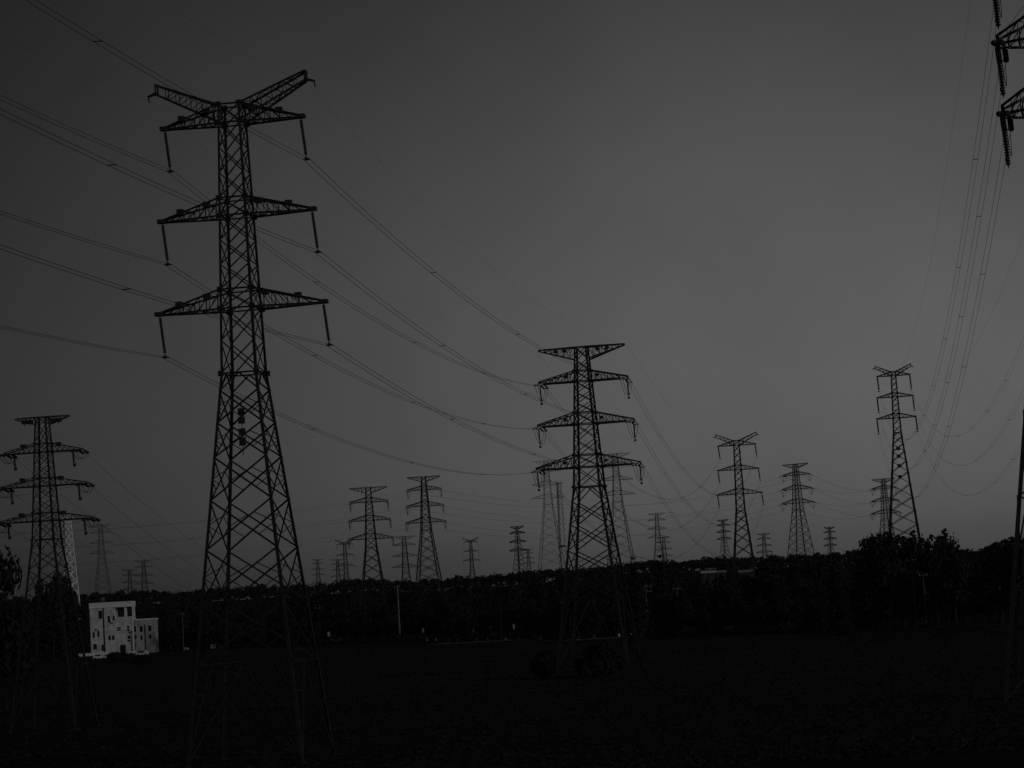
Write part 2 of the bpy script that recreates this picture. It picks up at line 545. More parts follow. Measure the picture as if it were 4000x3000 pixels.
g_ = MB(); g_.box((-6000, -600, -3.0), (6000, 1003, 0.0)); tag(g_.build('ground', GRASS), kind='structure')
m = MB(); nx, ny = 120, 40
vs, fs = [], []
for j in range(ny + 1):
    y = 1000 + (6000 - 1000) * (j / ny) ** 2.2
    for i in range(nx + 1):
        x = (-1 + 2 * i / nx) * 0.42 * max(y, 1200)
        vs.append((x, y, ground_z(x, y) - (.3 if j == 0 else 0) + random.uniform(-.3, .3) * (j > 1)))
fs = [(j * (nx + 1) + i, j * (nx + 1) + i + 1, (j + 1) * (nx + 1) + i + 1, (j + 1) * (nx + 1) + i) for j in range(ny) for i in range(nx)]
m.add(vs, fs); tag(m.build('hills', LEAF[1]), kind='structure')


def strip(name, mtl, y0, y1, x0, x1, z, n=30, wob=2.0):
    """a field strip: a sheet with slightly ragged edges"""
    m = MB(); vs = []
    for i in range(n + 1):
        x = x0 + (x1 - x0) * i / n
        vs += [(x, y0 + random.uniform(-wob, wob) + .05 * x * 0, z), (x, y1 + random.uniform(-wob, wob), z)]
    m.add(vs, [(2 * i, 2 * i + 2, 2 * i + 3, 2 * i + 1) for i in range(n)])
    return tag(m.build(name, mtl), kind='structure')


zs = .004
for k, (y0, y1, x0, x1, mt) in enumerate([(176, 196, -60, 60, CROP), (214, 236, -80, 90, SOIL), (244, 300, -20, 90, CROP), (306, 318, -90, 110, SOIL), (340, 420, -40, 12, CROP),
                                          (330, 470, 18, 130, CROP), (428, 446, -110, 20, SOIL), (480, 560, -70, 140, GRASS), (566, 618, -30, 160, CROP), (205, 212, -70, 60, CROP)]):
    strip('field', mt, y0, y1, x0, x1, .004 + .004 * (k % 3), wob=.8)
strip('dirt_path', ROADM, 322, 325.5, -130, 150, .02, wob=.25)

# the road along the far edge of the fields, slightly skew
RDY = [(-400, 985), (-150, 950), (-80, 905), (-38, 850), (0, 755), (40, 668), (94, 592), (200, 510), (400, 420)]
def road_y(x):
    for (a, b), (c, d) in zip(RDY[:-1], RDY[1:]):
        if a <= x <= c: return b + (d - b) * (x - a) / (c - a)
    return RDY[0][1] if x < 0 else RDY[-1][1]
def ribbon(name, mtl, off0, off1, z, x0, x1, n=40, zt=None):
    m = MB(); vs = []
    for i in range(n + 1):
        x = x0 + (x1 - x0) * i / n
        vs += [(x, road_y(x) + off0, z), (x, road_y(x) + off1, z)]
    m.add(vs, [(2 * i, 2 * i + 2, 2 * i + 3, 2 * i + 1) for i in range(n)])
    return m.build(name, mtl)
tag(ribbon('road', ROADM, 0, 7, .024, -300, 260), kind='structure')
tag(ribbon('road_marking', WHITE, 3.4, 3.6, .028, -300, 260), kind='structure')

# ------------------------------------------------------------------ the pylons
def rz(phi, px): return -R(phi) - math.atan((px - 2000) / F)

b1, _ = base_at(988, 2190, 200)
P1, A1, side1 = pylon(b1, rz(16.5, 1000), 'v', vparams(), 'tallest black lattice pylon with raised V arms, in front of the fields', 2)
# number plates hung inside the waist of the nearest pylon
m = MB(); m.tube([(-.78, 1.35, 23.9), (-.78, 1.35, 28.0)], .035, 6); post = m.build('plate_rail', STEEL, P1)
for zc, hh in ((27.3, .52), (26.62, .5), (25.7, .5), (24.95, .62)):
    m = MB(); m.box((-1.06, 1.28, zc - hh / 2), (-.5, 1.32, zc + hh / 2)); m.box((-1.08, 1.30, zc + hh / 2 + .01), (-.48, 1.34, zc + hh / 2 + .06)); m.build('number_plate', PLATE, P1)

b2, _ = base_at(2308, 2000, 403)
P2, A2, side2 = pylon(b2, rz(11.5, 2310), 't', tparams(), 'black lattice pylon with flat top beam and pale insulators, in mid picture', 2)

p0 = dict(waist=OW, top=OT, sides=(7.65, 2.65, 1.3), leg=.28, brace=.09, low=OLOW, gusset=.13,
          arms=[(OB1, OT1, 4.45), (OB2, OT2, 4.95), (OB3, OT3, 5.45)],
          cage=[(OJ, OT, 1), (OT1, OJ, 1), (OB1, OT1, 1), (OT2, OB1, 2), (OB2, OT2, 1), (OT3, OB2, 2), (OB3, OT3, 1), (OW, OB3, 1)],
          ey=.6, eh=.15, earth=(3.2, OT - .1, .1, OJ, OT), chord=.095, ins=.5, insw=.7, insdata=INS_TENSD, jin=1.0)
b0, _ = base_at(175, 1900, 285)
P0, A0, side0 = pylon(b0, rz(20, 176), 't', p0, 'dark lattice pylon with flat top beam beside the pale mast, left of the white building', 2)

b3, z3 = base_at(2877, 1739, 777)
P3, A3, _ = pylon(b3, rz(4, 2877), 'v', vparams(1.0, z3 - VB1, leg=.44, brace=.19, chord=.24, ins=1.1, insw=1.5), 'slim grey pylon with V shaped top rising above the trees right of centre', 1)
b5, z5 = base_at(3490, 1467, 800)
P5, A5, _ = pylon(b5, rz(3, 3490), 'v', vparams(.9, z5 - .9 * VB1, leg=.5, brace=.2, chord=.26, ins=1.4, insw=1.5, swing=R(3)), 'tall grey pylon with V shaped top standing behind the round tree clump', 1)
for zz in VLOW[1:5]:
    z = zz * .9 + (z5 - .9 * VB1) - 1.6; m = MB(); hs = .55
    m.box((-hs, -2.2, z - hs), (hs, -2.12, z + hs)); m.build('gusset_plate', PLATE, P5)

# P9: only its left arm ends and one leg reach into the frame
b9, z9 = base_at(4200, 423, 230)
p9 = dict(waist=46.0, top=74.5, sides=(19.4, 7.0, 3.4), leg=.42, brace=.16, low=[43, 38, 32, 25.5, 18, 10],
          arms=[(z9 + 12.9, z9 + 15.6, 6.5), (z9 + 6.5, z9 + 9.2, 6.5), (z9, z9 + 2.7, 6.5)],
          cage=[(72, 74.5, 1), (z9 + 15.6, 72, 1), (z9 + 12.9, z9 + 15.6, 1), (z9 + 9.2, z9 + 12.9, 2), (z9 + 6.5, z9 + 9.2, 1), (z9 + 2.7, z9 + 6.5, 2), (z9, z9 + 2.7, 1), (46, z9, 2)],
          ey=.9, eh=.75, earth=(6.2, 74.2, .2, 72, 74.5), chord=.26, insdata=INS_TENSD, insw=1.35, ins=1.3, jw=1.3)
P9, A9, _ = pylon(b9, rz(1.5, 4200), 't', p9, 'huge dark pylon cut by the picture edge, only arm ends and one leg visible', 1)

FARP = {}
def far_pylon(key, px, ytop, Y, phi, kind, s, label, detail=1, **k):
    if kind == 't':
        b, z = base_at(px, ytop, Y); pr = tparams(s, z - TT_ * s, **k)
    else:
        b, z = base_at(px, ytop, Y); pr = vparams(s, z - VT * s, **k)
    r, a, _ = pylon(b, rz(phi, px), kind, pr, label, detail); FARP[key] = a
    return r
FK = dict(leg=.5, brace=.19, chord=.26)
far_pylon('p6', 1438, 1904, 948, 5, 't', 1.0, 'grey flat topped pylon behind the tree line, left one of the close pair', **FK)
far_pylon('p7', 1654, 1862, 990, 9, 't', .93, 'grey flat topped pylon behind the tree line, right one of the close pair', **FK)
far_pylon('p4', 3106, 1812, 1240, 27, 't', 1.0, 'broad legged pale grey pylon right of the slim V topped pylon', **FK)
far_pylon('p10', 3450, 1870, 1340, 24, 't', .95, 'faint pylon half hidden behind left leg of the tall V topped pylon', **FK)
SK = dict(leg=.42, brace=.16, chord=.22, detail=0)
far_pylon('s1', 1578, 2095, 1500, 6, 't', .95, 'faint far pylon seen between the close pair of pylons', **SK)
far_pylon('s2', 1346, 2118, 1750, 10, 'v', 1.0, 'faint far V topped pylon left of the close pair', **SK)
far_pylon('s3', 1838, 2110, 1750, 10, 'v', .85, 'faint far V topped pylon between the close pair and middle pylon', **SK)
far_pylon('s5', 2019, 2056, 1500, 40, 't', .75, 'narrow dark pylon over the tree line just left of the middle pylon', leg=.42, brace=.16, chord=.3, detail=0)
far_pylon('s6', 2564, 2005, 2000, 8, 't', 1.0, 'small pylon over two pointed trees right of the middle pylon', leg=.42, brace=.16, chord=.24, detail=0)
far_pylon('s6b', 2592, 2098, 2300, 12, 't', .9, 'tiny faint pylon close beside the small one over pointed trees', leg=.42, brace=.16, chord=.24, detail=0)
far_pylon('s7', 2823, 2030, 2000, 38, 't', .8, 'small dark narrow pylon left of the slim V topped pylon', leg=.42, brace=.16, chord=.35, detail=0)
far_pylon('s8', 2982, 2084, 2200, 14, 't', .85, 'small blurry pylon right of the slim V topped pylon', leg=.42, brace=.16, chord=.35, detail=0)
far_pylon('s9', 3239, 2059, 2100, 38, 't', .8, 'small dark narrow pylon right of the broad legged pylon', leg=.42, brace=.16, chord=.35, detail=0)
far_pylon('s10', 505, 2225, 2300, 10, 't', .95, 'faint stubby pylon above the white building', **SK)
far_pylon('s10b', 560, 2190, 2100, 10, 't', 1.0, 'faint slender pylon right above the white building', **SK)
far_pylon('s11', 392, 2050, 1700, 10, 't', 1.0, 'very faint tall pylon between pale mast and white building', leg=.3, brace=.1, chord=.15, detail=0)
far_pylon('s12', 2402, 1772, 1300, 8, 't', 1.1, 'faint grey pylon behind right legs of the middle pylon', leg=.36, brace=.13, chord=.18, detail=0)
far_pylon('s13', 2132, 1800, 1300, 8, 't', 1.0, 'faint grey pylon behind left arms of the middle pylon', leg=.24, brace=.09, chord=.12, detail=0)
far_pylon('s14', 1318, 2185, 2300, 10, 't', .8, 'tiny faint pylon at foot of the far V topped pylon', **SK)
far_pylon('s15', 1240, 2185, 2500, 10, 't', .8, 'tiny faint pylon just right of tallest pylon', **SK)
far_pylon('s16', 2062, 2145, 2400, 10, 't', .7, 'tiny faint pylon right of the narrow dark one', **SK)


# ------------------------------------------------------------------ wires
def span_pts(a, b, sag, n=48):
    a, b = Vector(a), Vector(b)
    return [a.lerp(b, i / n) - Vector((0, 0, 4 * sag * (i / n) * (1 - i / n))) for i in range(n + 1)]


def power_line(a, b, sag, label, twin=.52, r=.022, spac=True, n=48):
    mid = (Vector(a) + Vector(b)) / 2
    root = empty('power_line', Vector(a)); tag(root, label, 'power line', 'overhead power lines')
    a0 = Vector(a); pts = [p - a0 for p in span_pts(a, b, sag, n)]
    d = (Vector(b) - Vector(a)); perp = Vector((d.y, -d.x, 0)).normalized()
    offs = (-twin / 2, twin / 2) if twin else (0,)
    for o in offs:
        m = MB(); m.tube([p + perp * o for p in pts], r, 4); m.build('wire', WIRE, root)
    if twin and spac:
        L_ = d.length; m = MB(); k = max(2, int(L_ / 45))
        for i in range(1, k):
            t = i / k; j = t * n; j0 = min(int(j), n - 1); p = pts[j0].lerp(pts[j0 + 1], j - j0)
            m.box(tuple(p + Vector((-.03, -.03, -.03)) - Vector((twin / 2, 0, 0))), tuple(p + Vector((.03, .03, .03)) + Vector((twin / 2, 0, 0))))
        m.build('spacers', PLATE, root)['kind'] = 'stuff'
    return root


LV_ = ['top', 'middle', 'lowest']; SD = {-1: 'left', 1: 'right'}
ldir = (b2 - b1); ldir = Vector((ldir.x, ldir.y, 0))
for i in range(3):
    for sx in (-1, 1):
        s = A1[(i, sx)]
        power_line(s, A2[(i, sx, -1)], 3.4, f'twin wires from {SD[sx]} {LV_[i]} arm of tallest pylon to middle pylon', r=.02)
        e = s - ldir * 1.0; e.z = s.z + 2.9
        power_line(s, e, 2.8, f'twin wires from {SD[sx]} {LV_[i]} arm of tallest pylon, rising out of picture leftwards', r=.018)
        power_line(A2[(i, sx, 1)], A3[(i, sx)], 15, f'twin wires from {SD[sx]} {LV_[i]} arm of middle pylon to slim V topped pylon', r=.022)
        power_line(A9[(i, sx, 1)], A5[(i, sx)], 27, f'sagging twin wires from {SD[sx]} {LV_[i]} arm of huge edge pylon to tall V topped pylon', r=.021 if sx < 0 else .013, n=72)
        e = A9[(i, sx, -1)] + Vector((-14, -200, 4))
        power_line(A9[(i, sx, -1)], e, 5, f'twin wires from {SD[sx]} {LV_[i]} arm of huge edge pylon, leaving the picture', r=.02)
        power_line(A0[(i, sx, 1)], FARP['p6'][(i, sx, -1)], 22, f'wire from {SD[sx]} {LV_[i]} arm of left pylon to the close pair', twin=0, r=.016)
        e = A0[(i, sx, -1)] - Vector((30, 190, 0))
        power_line(A0[(i, sx, -1)], e, 5, f'wire from {SD[sx]} {LV_[i]} arm of left pylon, leaving the picture', twin=0, r=.02)
        f4, f7, f10 = FARP['p4'], FARP['p7'], FARP['p10']
        power_line(f7[(i, sx, 1)], f4[(i, sx, -1)], 10, f'faint wire from {SD[sx]} {LV_[i]} arm of close pair to broad legged pylon', twin=0, r=.04)
        power_line(f4[(i, sx, 1)], f10[(i, sx, -1)], 4, f'faint wire from {SD[sx]} {LV_[i]} arm of broad legged pylon to half hidden pylon', twin=0, r=.05)
        e = f7[(i, sx, -1)] + Vector((-260, -60, 0))
        power_line(f7[(i, sx, -1)], e, 9, f'faint wire from {SD[sx]} {LV_[i]} arm of close pair, running left behind tallest pylon', twin=0, r=.035)
for sx in (-1, 1):
    power_line(A1[('e', sx)], A2[('e', sx)], 4, f'thin earth wire from {SD[sx]} V arm of tallest pylon to middle pylon', twin=0, r=.006)
    e = A1[('e', sx)] - ldir; power_line(A1[('e', sx)], e, 3.5, f'thin earth wire from {SD[sx]} V arm of tallest pylon, leaving the picture', twin=0, r=.006)
    power_line(A2[('e', sx)], A3[('e', sx)], 10, f'thin earth wire from {SD[sx]} top of middle pylon to slim V topped pylon', twin=0, r=.010)
    power_line(A9[('e', sx)], A5[('e', sx)], 20, f'thin earth wire from {SD[sx]} top of huge edge pylon to tall V topped pylon', twin=0, r=.010)


# ------------------------------------------------------------------ trees
def crown_data(name, seed, lumps, n, size, m):
    rnd = random.Random(seed); b = MB()
    tot = sum(l[3] ** 2 for l in lumps)
    for (x, y, z, r) in lumps:
        for _ in range(int(n * r * r / tot)):
            d = Vector((rnd.gauss(0, 1), rnd.gauss(0, 1), rnd.gauss(0, .85))).normalized() * r * (rnd.random() ** .28) * rnd.uniform(.85, 1.12)
            c = Vector((x, y, z)) + d
            nrm = (d.normalized() + Vector((rnd.gauss(0, .6), rnd.gauss(0, .6), rnd.gauss(0, .6)))).normalized()
            a = nrm.orthogonal().normalized(); a = Matrix.Rotation(rnd.uniform(0, 6.28), 3, nrm) @ a; e = nrm.cross(a)
            s = size * rnd.uniform(.6, 1.4)
            b.add([c - a * s, c + e * s * .55, c + a * s, c - e * s * .55], [(0, 1, 2, 3)])
    return b.data(name, m)


def trunk_data(seed, h, r, lumps):
    rnd = random.Random(seed); b = MB()
    pts = [(0, 0, -.3), (rnd.uniform(-.1, .1), 0, h * .35), (rnd.uniform(-.2, .2), rnd.uniform(-.2, .2), h * .8)]
    b.tube(pts, [r, r * .7, r * .25], 7)
    for (x, y, z, _) in lumps[:6]:
        t = rnd.uniform(.3, .6); s = Vector(pts[1]).lerp(Vector(pts[2]), t)
        b.tube([s, s.lerp(Vector((x, y, z)), .5) + Vector((0, 0, -.2)), (x, y, z)], [r * .35, r * .22, r * .08], 5)
    return b.data('trunk', BARK)


VAR = []
for v in range(9):
    rnd = random.Random(100 + v); lumps = []
    if v < 6:                                       # broadleaf, 10 m tall
        for k in range(9):
            a = rnd.uniform(0, 6.28); rr = rnd.uniform(.4, 2.6); z = rnd.uniform(2.6, 8.6)
            rr *= (1.0 - .07 * max(0, z - 4)); lumps.append((rr * math.cos(a), rr * math.sin(a), z, rnd.uniform(1.0, 1.9)))
        lumps.append((0, 0, 8.4, 1.5)); lumps.append((.2, 0, 4.5, 2.4))
        n, sz = 1500, .34
    elif v < 8:                                     # pointed
        for k in range(9): lumps.append((rnd.uniform(-.2, .2), rnd.uniform(-.2, .2), 1.6 + k * .98, 2.5 * (1 - k / 9.3)))
        n, sz = 1300, .3
    else:                                           # open feathery
        for k in range(13):
            a = rnd.uniform(0, 6.28); rr = rnd.uniform(1.0, 3.6); z = rnd.uniform(3.5, 9.3)
            lumps.append((rr * math.cos(a), rr * math.sin(a), z, rnd.uniform(.55, 1.1)))
        n, sz = 1300, .26
    VAR.append((crown_data('crown', v, lumps, n, sz, LEAF[v % 3]), trunk_data(v, 9.0, .28, lumps)))
bl = [(0, 0, 1.2, 1.3), (.9, .2, .9, 1.0), (-.9, -.1, .9, 1.0), (.2, .5, 1.9, .8), (-.5, 0, 1.9, .7)]
BUSHC = crown_data('foliage', 55, bl, 1500, .2, LEAF[0]); BUSHT = trunk_data(56, 1.5, .08, bl)


def tree(x, y, h, v, label, group, name='broadleaf_tree', wide=1.0, z=None):
    o = empty(name, (x, y, ground_z(x, y) if z is None else z), random.uniform(0, 6.28))
    s = h / 10.0; o.scale = (s * wide, s * wide, s); tag(o, label, 'tree', group)
    obj('crown', VAR[v][0], o); obj('trunk', VAR[v][1], o)
    return o


GT = 'trees along the far edge of the fields'
KINDL = ['dark round crowned tree in the wood edge behind the fields', 'mid grey broad tree in the wood edge behind the fields', 'paler loose tree in the wood edge behind the fields']
# rows of the wood edge: each row lower than the ridge skyline
MARK = [(120, 'left pylon'), (420, 'white building'), (700, 'pole by the building'), (930, 'tallest pylon'), (1200, 'white van'), (1440, 'first paired pylon'), (1563, 'brightest pole'), (1700, 'second paired pylon'),
        (1960, 'narrow dark pylon'), (2150, 'pale mast'), (2310, 'middle pylon'), (2533, 'two arm pole'), (2660, 'lone thin pole'), (2870, 'slim V topped pylon'), (3110, 'broad legged pylon'), (3260, 'gatehouse'), (3540, 'tall V topped pylon'), (3760, 'gap by the clump'), (3960, 'huge edge pylon')]
ROWN = ['front', 'second', 'third', 'rearmost']; KN = ['dark round', 'mid grey broad', 'loose paler'] * 2 + ['pointed', 'slim pointed', 'feathery']; seen = {}
cnt = 0
for row, (dy, frac) in enumerate([(14, .46), (30, .62), (60, .8), (110, .92)]):
    px = -60
    while px < 4060:
        Y0 = 705.0
        for _ in range(8):                            # distance of the road under this column
            x = ground_at(px, Y0).x; Y0 = road_y(x)
        Y = Y0 + 8 + dy + random.uniform(-5, 5)
        ztop = at(px, skyline(px), Y).z
        p = ground_at(px, Y, 0); gz = ground_z(p.x, Y)
        h = max(4.0, (ztop - gz) * frac * random.uniform(.75, 1.04))
        if 295 < px < 640: h = 0
        if 2700 < px < 2990: h = min(h, at(px, 2238, Y).z - gz)
        if h > 2.5 and cnt < 275:
            v = random.randrange(6) if random.random() < .86 else random.choice((6, 7, 8)); w = random.uniform(.8, 1.15)
            if h < 9: w *= 1.25
            mk = min(MARK, key=lambda q: abs(q[0] - px))
            side_ = 'below' if abs(px - mk[0]) < 45 else ('left of' if px < mk[0] else 'right of')
            tree(p.x, Y, h, v, f'{KN[v]} tree in {ROWN[row]} row of woods {side_} {mk[1]}', GT, wide=w); cnt += 1
        px += max(34, h * .48 / Y * F) * random.uniform(.8, 1.2)
bylab = {}
for o in [o for o in COL.objects if o.get('group') == GT]: bylab.setdefault(o['label'], []).append(o)
for lab, os_ in bylab.items():
    if len(os_) > 1:
        os_.sort(key=lambda o: px_of(o.location.x, o.location.y))
        for o, w_ in zip(os_, ['leftmost', 'rightmost'] if len(os_) == 2 else ['leftmost'] + ['middle'] * (len(os_) - 2) + ['rightmost']): o['label'] = w_ + ' ' + lab
# the tall round clump at the right, the pointed pair, trees by the left pylon
for nth, (px, top, Y) in zip(['leftmost', 'second from left', 'third from left', 'fourth from left', 'fifth from left', 'sixth from left', 'third from right', 'second from right', 'rightmost'], [(3385, 2100, 600), (3428, 2082, 606), (3470, 2094, 598), (3510, 2086, 610), (3556, 2090, 600), (3600, 2100, 612), (3640, 2086, 600), (3680, 2084, 606), (3712, 2112, 598)]):
    p = at(px, top, Y); tree(p.x, Y, p.z + .3, random.randrange(6), f'tall dark tree, {nth} in the round clump below tall V topped pylon', 'tall round clump of trees', wide=.75)
for px, top, Y, lb in [(2475, 2160, 640, 'small pointed tree just right of the middle pylon'), (2580, 2160, 650, 'pointed tree below the small far pylon, right of the other pointed one')]:
    p = at(px, top, Y); tree(p.x, Y, p.z + .2, 6 if px < 2500 else 7, lb, 'pointed trees', 'pointed_tree', wide=.75)
for px, top, Y, v, w, lb in [(2, 2160, 360, 1, .6, 'big dark tree cut by the left edge of the picture'), (-150, 2150, 380, 3, .7, 'dark tree mostly beyond the left edge of the picture'),
                             (196, 2196, 400, 8, .42, 'slim feathery tree seen through the legs of the left pylon'), (262, 2240, 410, 8, .4, 'feathery tree at right leg of the left pylon'),
                             (70, 2330, 420, 8, .5, 'low feathery tree left of the left pylon legs'),
                             (652, 2405, 962, 2, 1.1, 'dark round tree against the right wing of the white building'), (692, 2365, 966, 4, 1.1, 'dark tree right of the white building'),
                             (320, 2335, 925, 0, .4, 'dark tree against the left wall of the white building'), (268, 2365, 940, 3, .8, 'dark tree left of the white building by the pylon leg'),
                             (3965, 2085, 560, 2, 1.0, 'tree beside the leg of the huge edge pylon'), (3890, 2120, 580, 0, 1.1, 'tree left of the leg of the huge edge pylon')]:
    p = at(px, top, Y); tree(p.x, Y, p.z + .2, v, lb, 'single trees', wide=w, z=0.0)
for px, yb, hpx, w, lb in [(2125, 2642, 105, 1.0, 'black bush in the field left of the middle pylon foot'), (2335, 2640, 140, 1.05, 'large black bush in the field under the middle pylon'),
                           (465, 2586, 42, 2.2, 'low dark bush in front of the white building'), (560, 2590, 32, 2.4, 'dark bush right of the low one before the white building'),
                           (3290, 2478, 60, 1.5, 'dark bush on the road edge below the broad legged pylon')]:
    yh = YH(px); Y = H * F / (yb - yh)
    p = ground_at(px, Y); o = empty('bush', p, random.uniform(0, 6)); s = hpx * Y / F / 2.7; o.scale = (s * w, s * w, s)
    tag(o, lb, 'bush', 'bushes in the fields'); obj('foliage', BUSHC, o); obj('stem', BUSHT, o)

# the wooded ridge: a mass of crowns
rnd = random.Random(5); b = MB()
for i in range(5200):
    y = rnd.uniform(1012, 1350); x = rnd.uniform(-.27, .27) * y; gz = ground_z(x, y); hh = rnd.uniform(3.2, 6.8)
    px = px_of(x, y)
    if 2700 < px < 2990 and y < 1110: continue
    rr = rnd.uniform(1.6, 3.2)
    for k in range(26):
        d = Vector((rnd.gauss(0, 1), rnd.gauss(0, 1), abs(rnd.gauss(0, 1)))).normalized() * rr * rnd.uniform(.6, 1.1)
        c = Vector((x, y, gz + hh - rr)) + d; nrm = (d.normalized() + Vector((rnd.gauss(0, .5), rnd.gauss(0, .5), rnd.gauss(0, .5)))).normalized()
        a = nrm.orthogonal().normalized(); e = nrm.cross(a); s = rnd.uniform(.5, 1.0)
        b.add([c - a * s, c + e * s * .6, c + a * s, c - e * s * .6], [(0, 1, 2, 3)])
tag(b.build('woods', LEAF[0]), 'dark distant woodland covering the low ridge under the sky', 'woodland', kind='stuff')

# grass and crop tufts in the field
b = MB()
for i in range(26000):
    y = 165 + 480 * rnd.random() ** 1.6; x = rnd.uniform(-.24, .24) * y; h = rnd.uniform(.06, .25); w = rnd.uniform(.1, .4); t = rnd.uniform(-.3, .3)
    a = rnd.uniform(0, 3.14); dx, dy = math.cos(a) * w, math.sin(a) * w
    b.add([(x - dx, y - dy, 0), (x + dx, y + dy, 0), (x + t + dx * .3, y, h), (x + t - dx * .3, y, h * .9)], [(0, 1, 2, 3)])
tag(b.build('grass_tufts', LEAF[0]), 'rough grass and crop tufts over the dark fields', 'grass', kind='stuff')


# ------------------------------------------------------------------ white building, sheds, chimneys
def win(parent, x0, x1, z0, z1, y, name='window', frame=.09):
    m = MB()
    m.box((x0 - frame, y - .06, z0 - frame), (x1 + frame, y + .02, z0)); m.box((x0 - frame, y - .06, z1), (x1 + frame, y + .02, z1 + frame))
    m.box((x0 - frame, y - .06, z0), (x0, y + .02, z1)); m.box((x1, y - .06, z0), (x1 + frame, y + .02, z1))
    o = m.build(name, WHITE, parent)
    m = MB(); m.box((x0, y - .03, z0), (x1, y - .005, z1)); m.build('pane', PANE, o)
    return o


YB = 950.0; sB = YB / F
bb = ground_at(357, YB); ub = lambda px: (px - 357) * sB                       # metres right of the left corner
root = empty('white_building', bb, R(0.5)); tag(root, 'white rendered building with open roof terrace and lower wing', 'building')
def vb(py, px=357): return (YH(px) - py) * sB + H           # pixel row to height
W1, W2 = ub(520), ub(607)
zt, zr, zl = vb(2357), vb(2378), vb(2420)
m = MB()
m.box((0, 0, -.3), (W1, 11, zl)); m.box((0, 0, zl), (ub(455), 11, zr))          # body, upper left room
m.box((ub(455), 4, zl), (W1 - .2, 11, zr)); m.build('wall', WALLM, root)
m = MB(); m.box((-.25, -.35, zr), (W1 + .1, 11.2, zr + .25)); m.box((-.1, -.2, zr + .25), (W1, 11.1, zt)); m.build('roof', WHITE, root)
m = MB(); m.box((ub(492), .15, zl), (ub(492) + .42, .6, zr)); m.build('terrace_column', WHITE, root)
m = MB(); m.box((ub(455), -.02, zl - .02), (W1 + .05, .16, zl + .3)); m.build('terrace_parapet', WHITE, root)
m = MB(); m.box((ub(460), 3.9, zl + .1), (ub(488), 3.99, zr - .1)); m.build('terrace_door', PANE, root)
m = MB(); m.box((ub(498), 3.9, zl + .1), (ub(516), 3.99, zr - .1)); m.build('terrace_door', PANE, root)
m = MB(); m.box((W1, 1.0, -.3), (W2, 9.5, vb(2424, 520))); m.build('wing_wall', WINGM, root)
m = MB(); m.box((W1 + .02, .8, vb(2424, 520)), (W2 + .2, 9.7, vb(2419, 520))); m.build('wing_roof', WHITE, root)
m = MB(); m.tube([(ub(411), -.12, 0), (ub(411), -.12, zr)], .22, 8); m.build('drain_pipe', PLATE, root)
m = MB(); m.box((ub(519), -.2, 0), (ub(525), .3, zl + .2)); m.build('corner_pillar', WHITE, root)
win(root, ub(391), ub(406), vb(2420), vb(2388), 0)
win(root, ub(460), ub(476), vb(2470), vb(2456), 0)
win(root, ub(366), ub(380), vb(2538), vb(2516), 0); win(root, ub(398), ub(410) - .3, vb(2545), vb(2520), 0)
win(root, ub(384), ub(392), vb(2490), vb(2466), 0)
for a, c in ((525, 534), (547, 560), (580, 594)): win(root, ub(a), ub(c), vb(2468, 560), vb(2444, 560), 1.0)
m = MB(); m.box((ub(566), .86, 0), (ub(570), 1.0, vb(2440, 560))); m.build('drain_pipe', PLATE, root)
m = MB(); m.box((ub(470), -.06, 0), (ub(492), -.005, vb(2525))); m.build('door', PANE, root)
for px0, px1, zc in ((357, 520, 9.2), (357, 520, 5.2)):
    m = MB(); m.box((-.03, -.05, zc), (W1 + .01, .0, zc + .18)); m.build('string_course', WHITE, root)
for a, c, t, b_ in ((426, 436, 2410, 2436), (426, 436, 2486, 2508), (446, 454, 2410, 2430), (500, 510, 2452, 2474), (500, 511, 2490, 2514), (366, 374, 2470, 2492), (440, 450, 2486, 2506)):
    win(root, ub(a), ub(c), vb(b_), vb(t), 0)
for a, c, t, b_ in ((527, 535, 2478, 2496), (549, 558, 2480, 2500), (582, 592, 2478, 2496)): win(root, ub(a), ub(c), vb(b_, 560), vb(t, 560), 1.0)
for px_, py_ in ((439, 2440), (512, 2482), (380, 2464)):
    m = MB(); m.box((ub(px_), -.45, vb(py_)), (ub(px_) + .9, -.02, vb(py_) + .7)); m.box((ub(px_) - .05, -.5, vb(py_) - .06), (ub(px_) + .95, -.02, vb(py_) - .01)); m.build('air_conditioner', CONC, root)
m = MB(); m.lathe([(.9, zt + .5), (.95, zt + .6), (.95, zt + 1.7), (.7, zt + 2.0), (.2, zt + 2.1)], 16, (4.0, 6, 0))
for dx, dy in ((-.6, -.6), (.6, -.6), (.6, .6), (-.6, .6)): m.box((4 + dx - .06, 6 + dy - .06, zt), (4 + dx + .06, 6 + dy + .06, zt + .5))
m.build('water_tank', POLE, root)
m = MB(); m.tube([(9.5, 8, zt), (9.5, 8, zt + 2.4)], .04, 6); m.tube([(8.9, 8, zt + 2.2), (10.1, 8, zt + 2.2)], .03, 6); m.tube([(9.1, 8, zt + 1.8), (9.9, 8, zt + 1.8)], .03, 6); m.build('aerial', PLATE, root)
# low white yard wall
m = MB()
for i in range(8): m.box((-4 + i * 1.25, -4.2, -.1), (-4 + i * 1.25 + 1.2, -4.0, 1.1 + .02 * (i % 2)))
yw = m.build('yard_wall', WHITE); yw.location = bb; tag(yw, 'low white yard wall in front of the white building', 'wall')

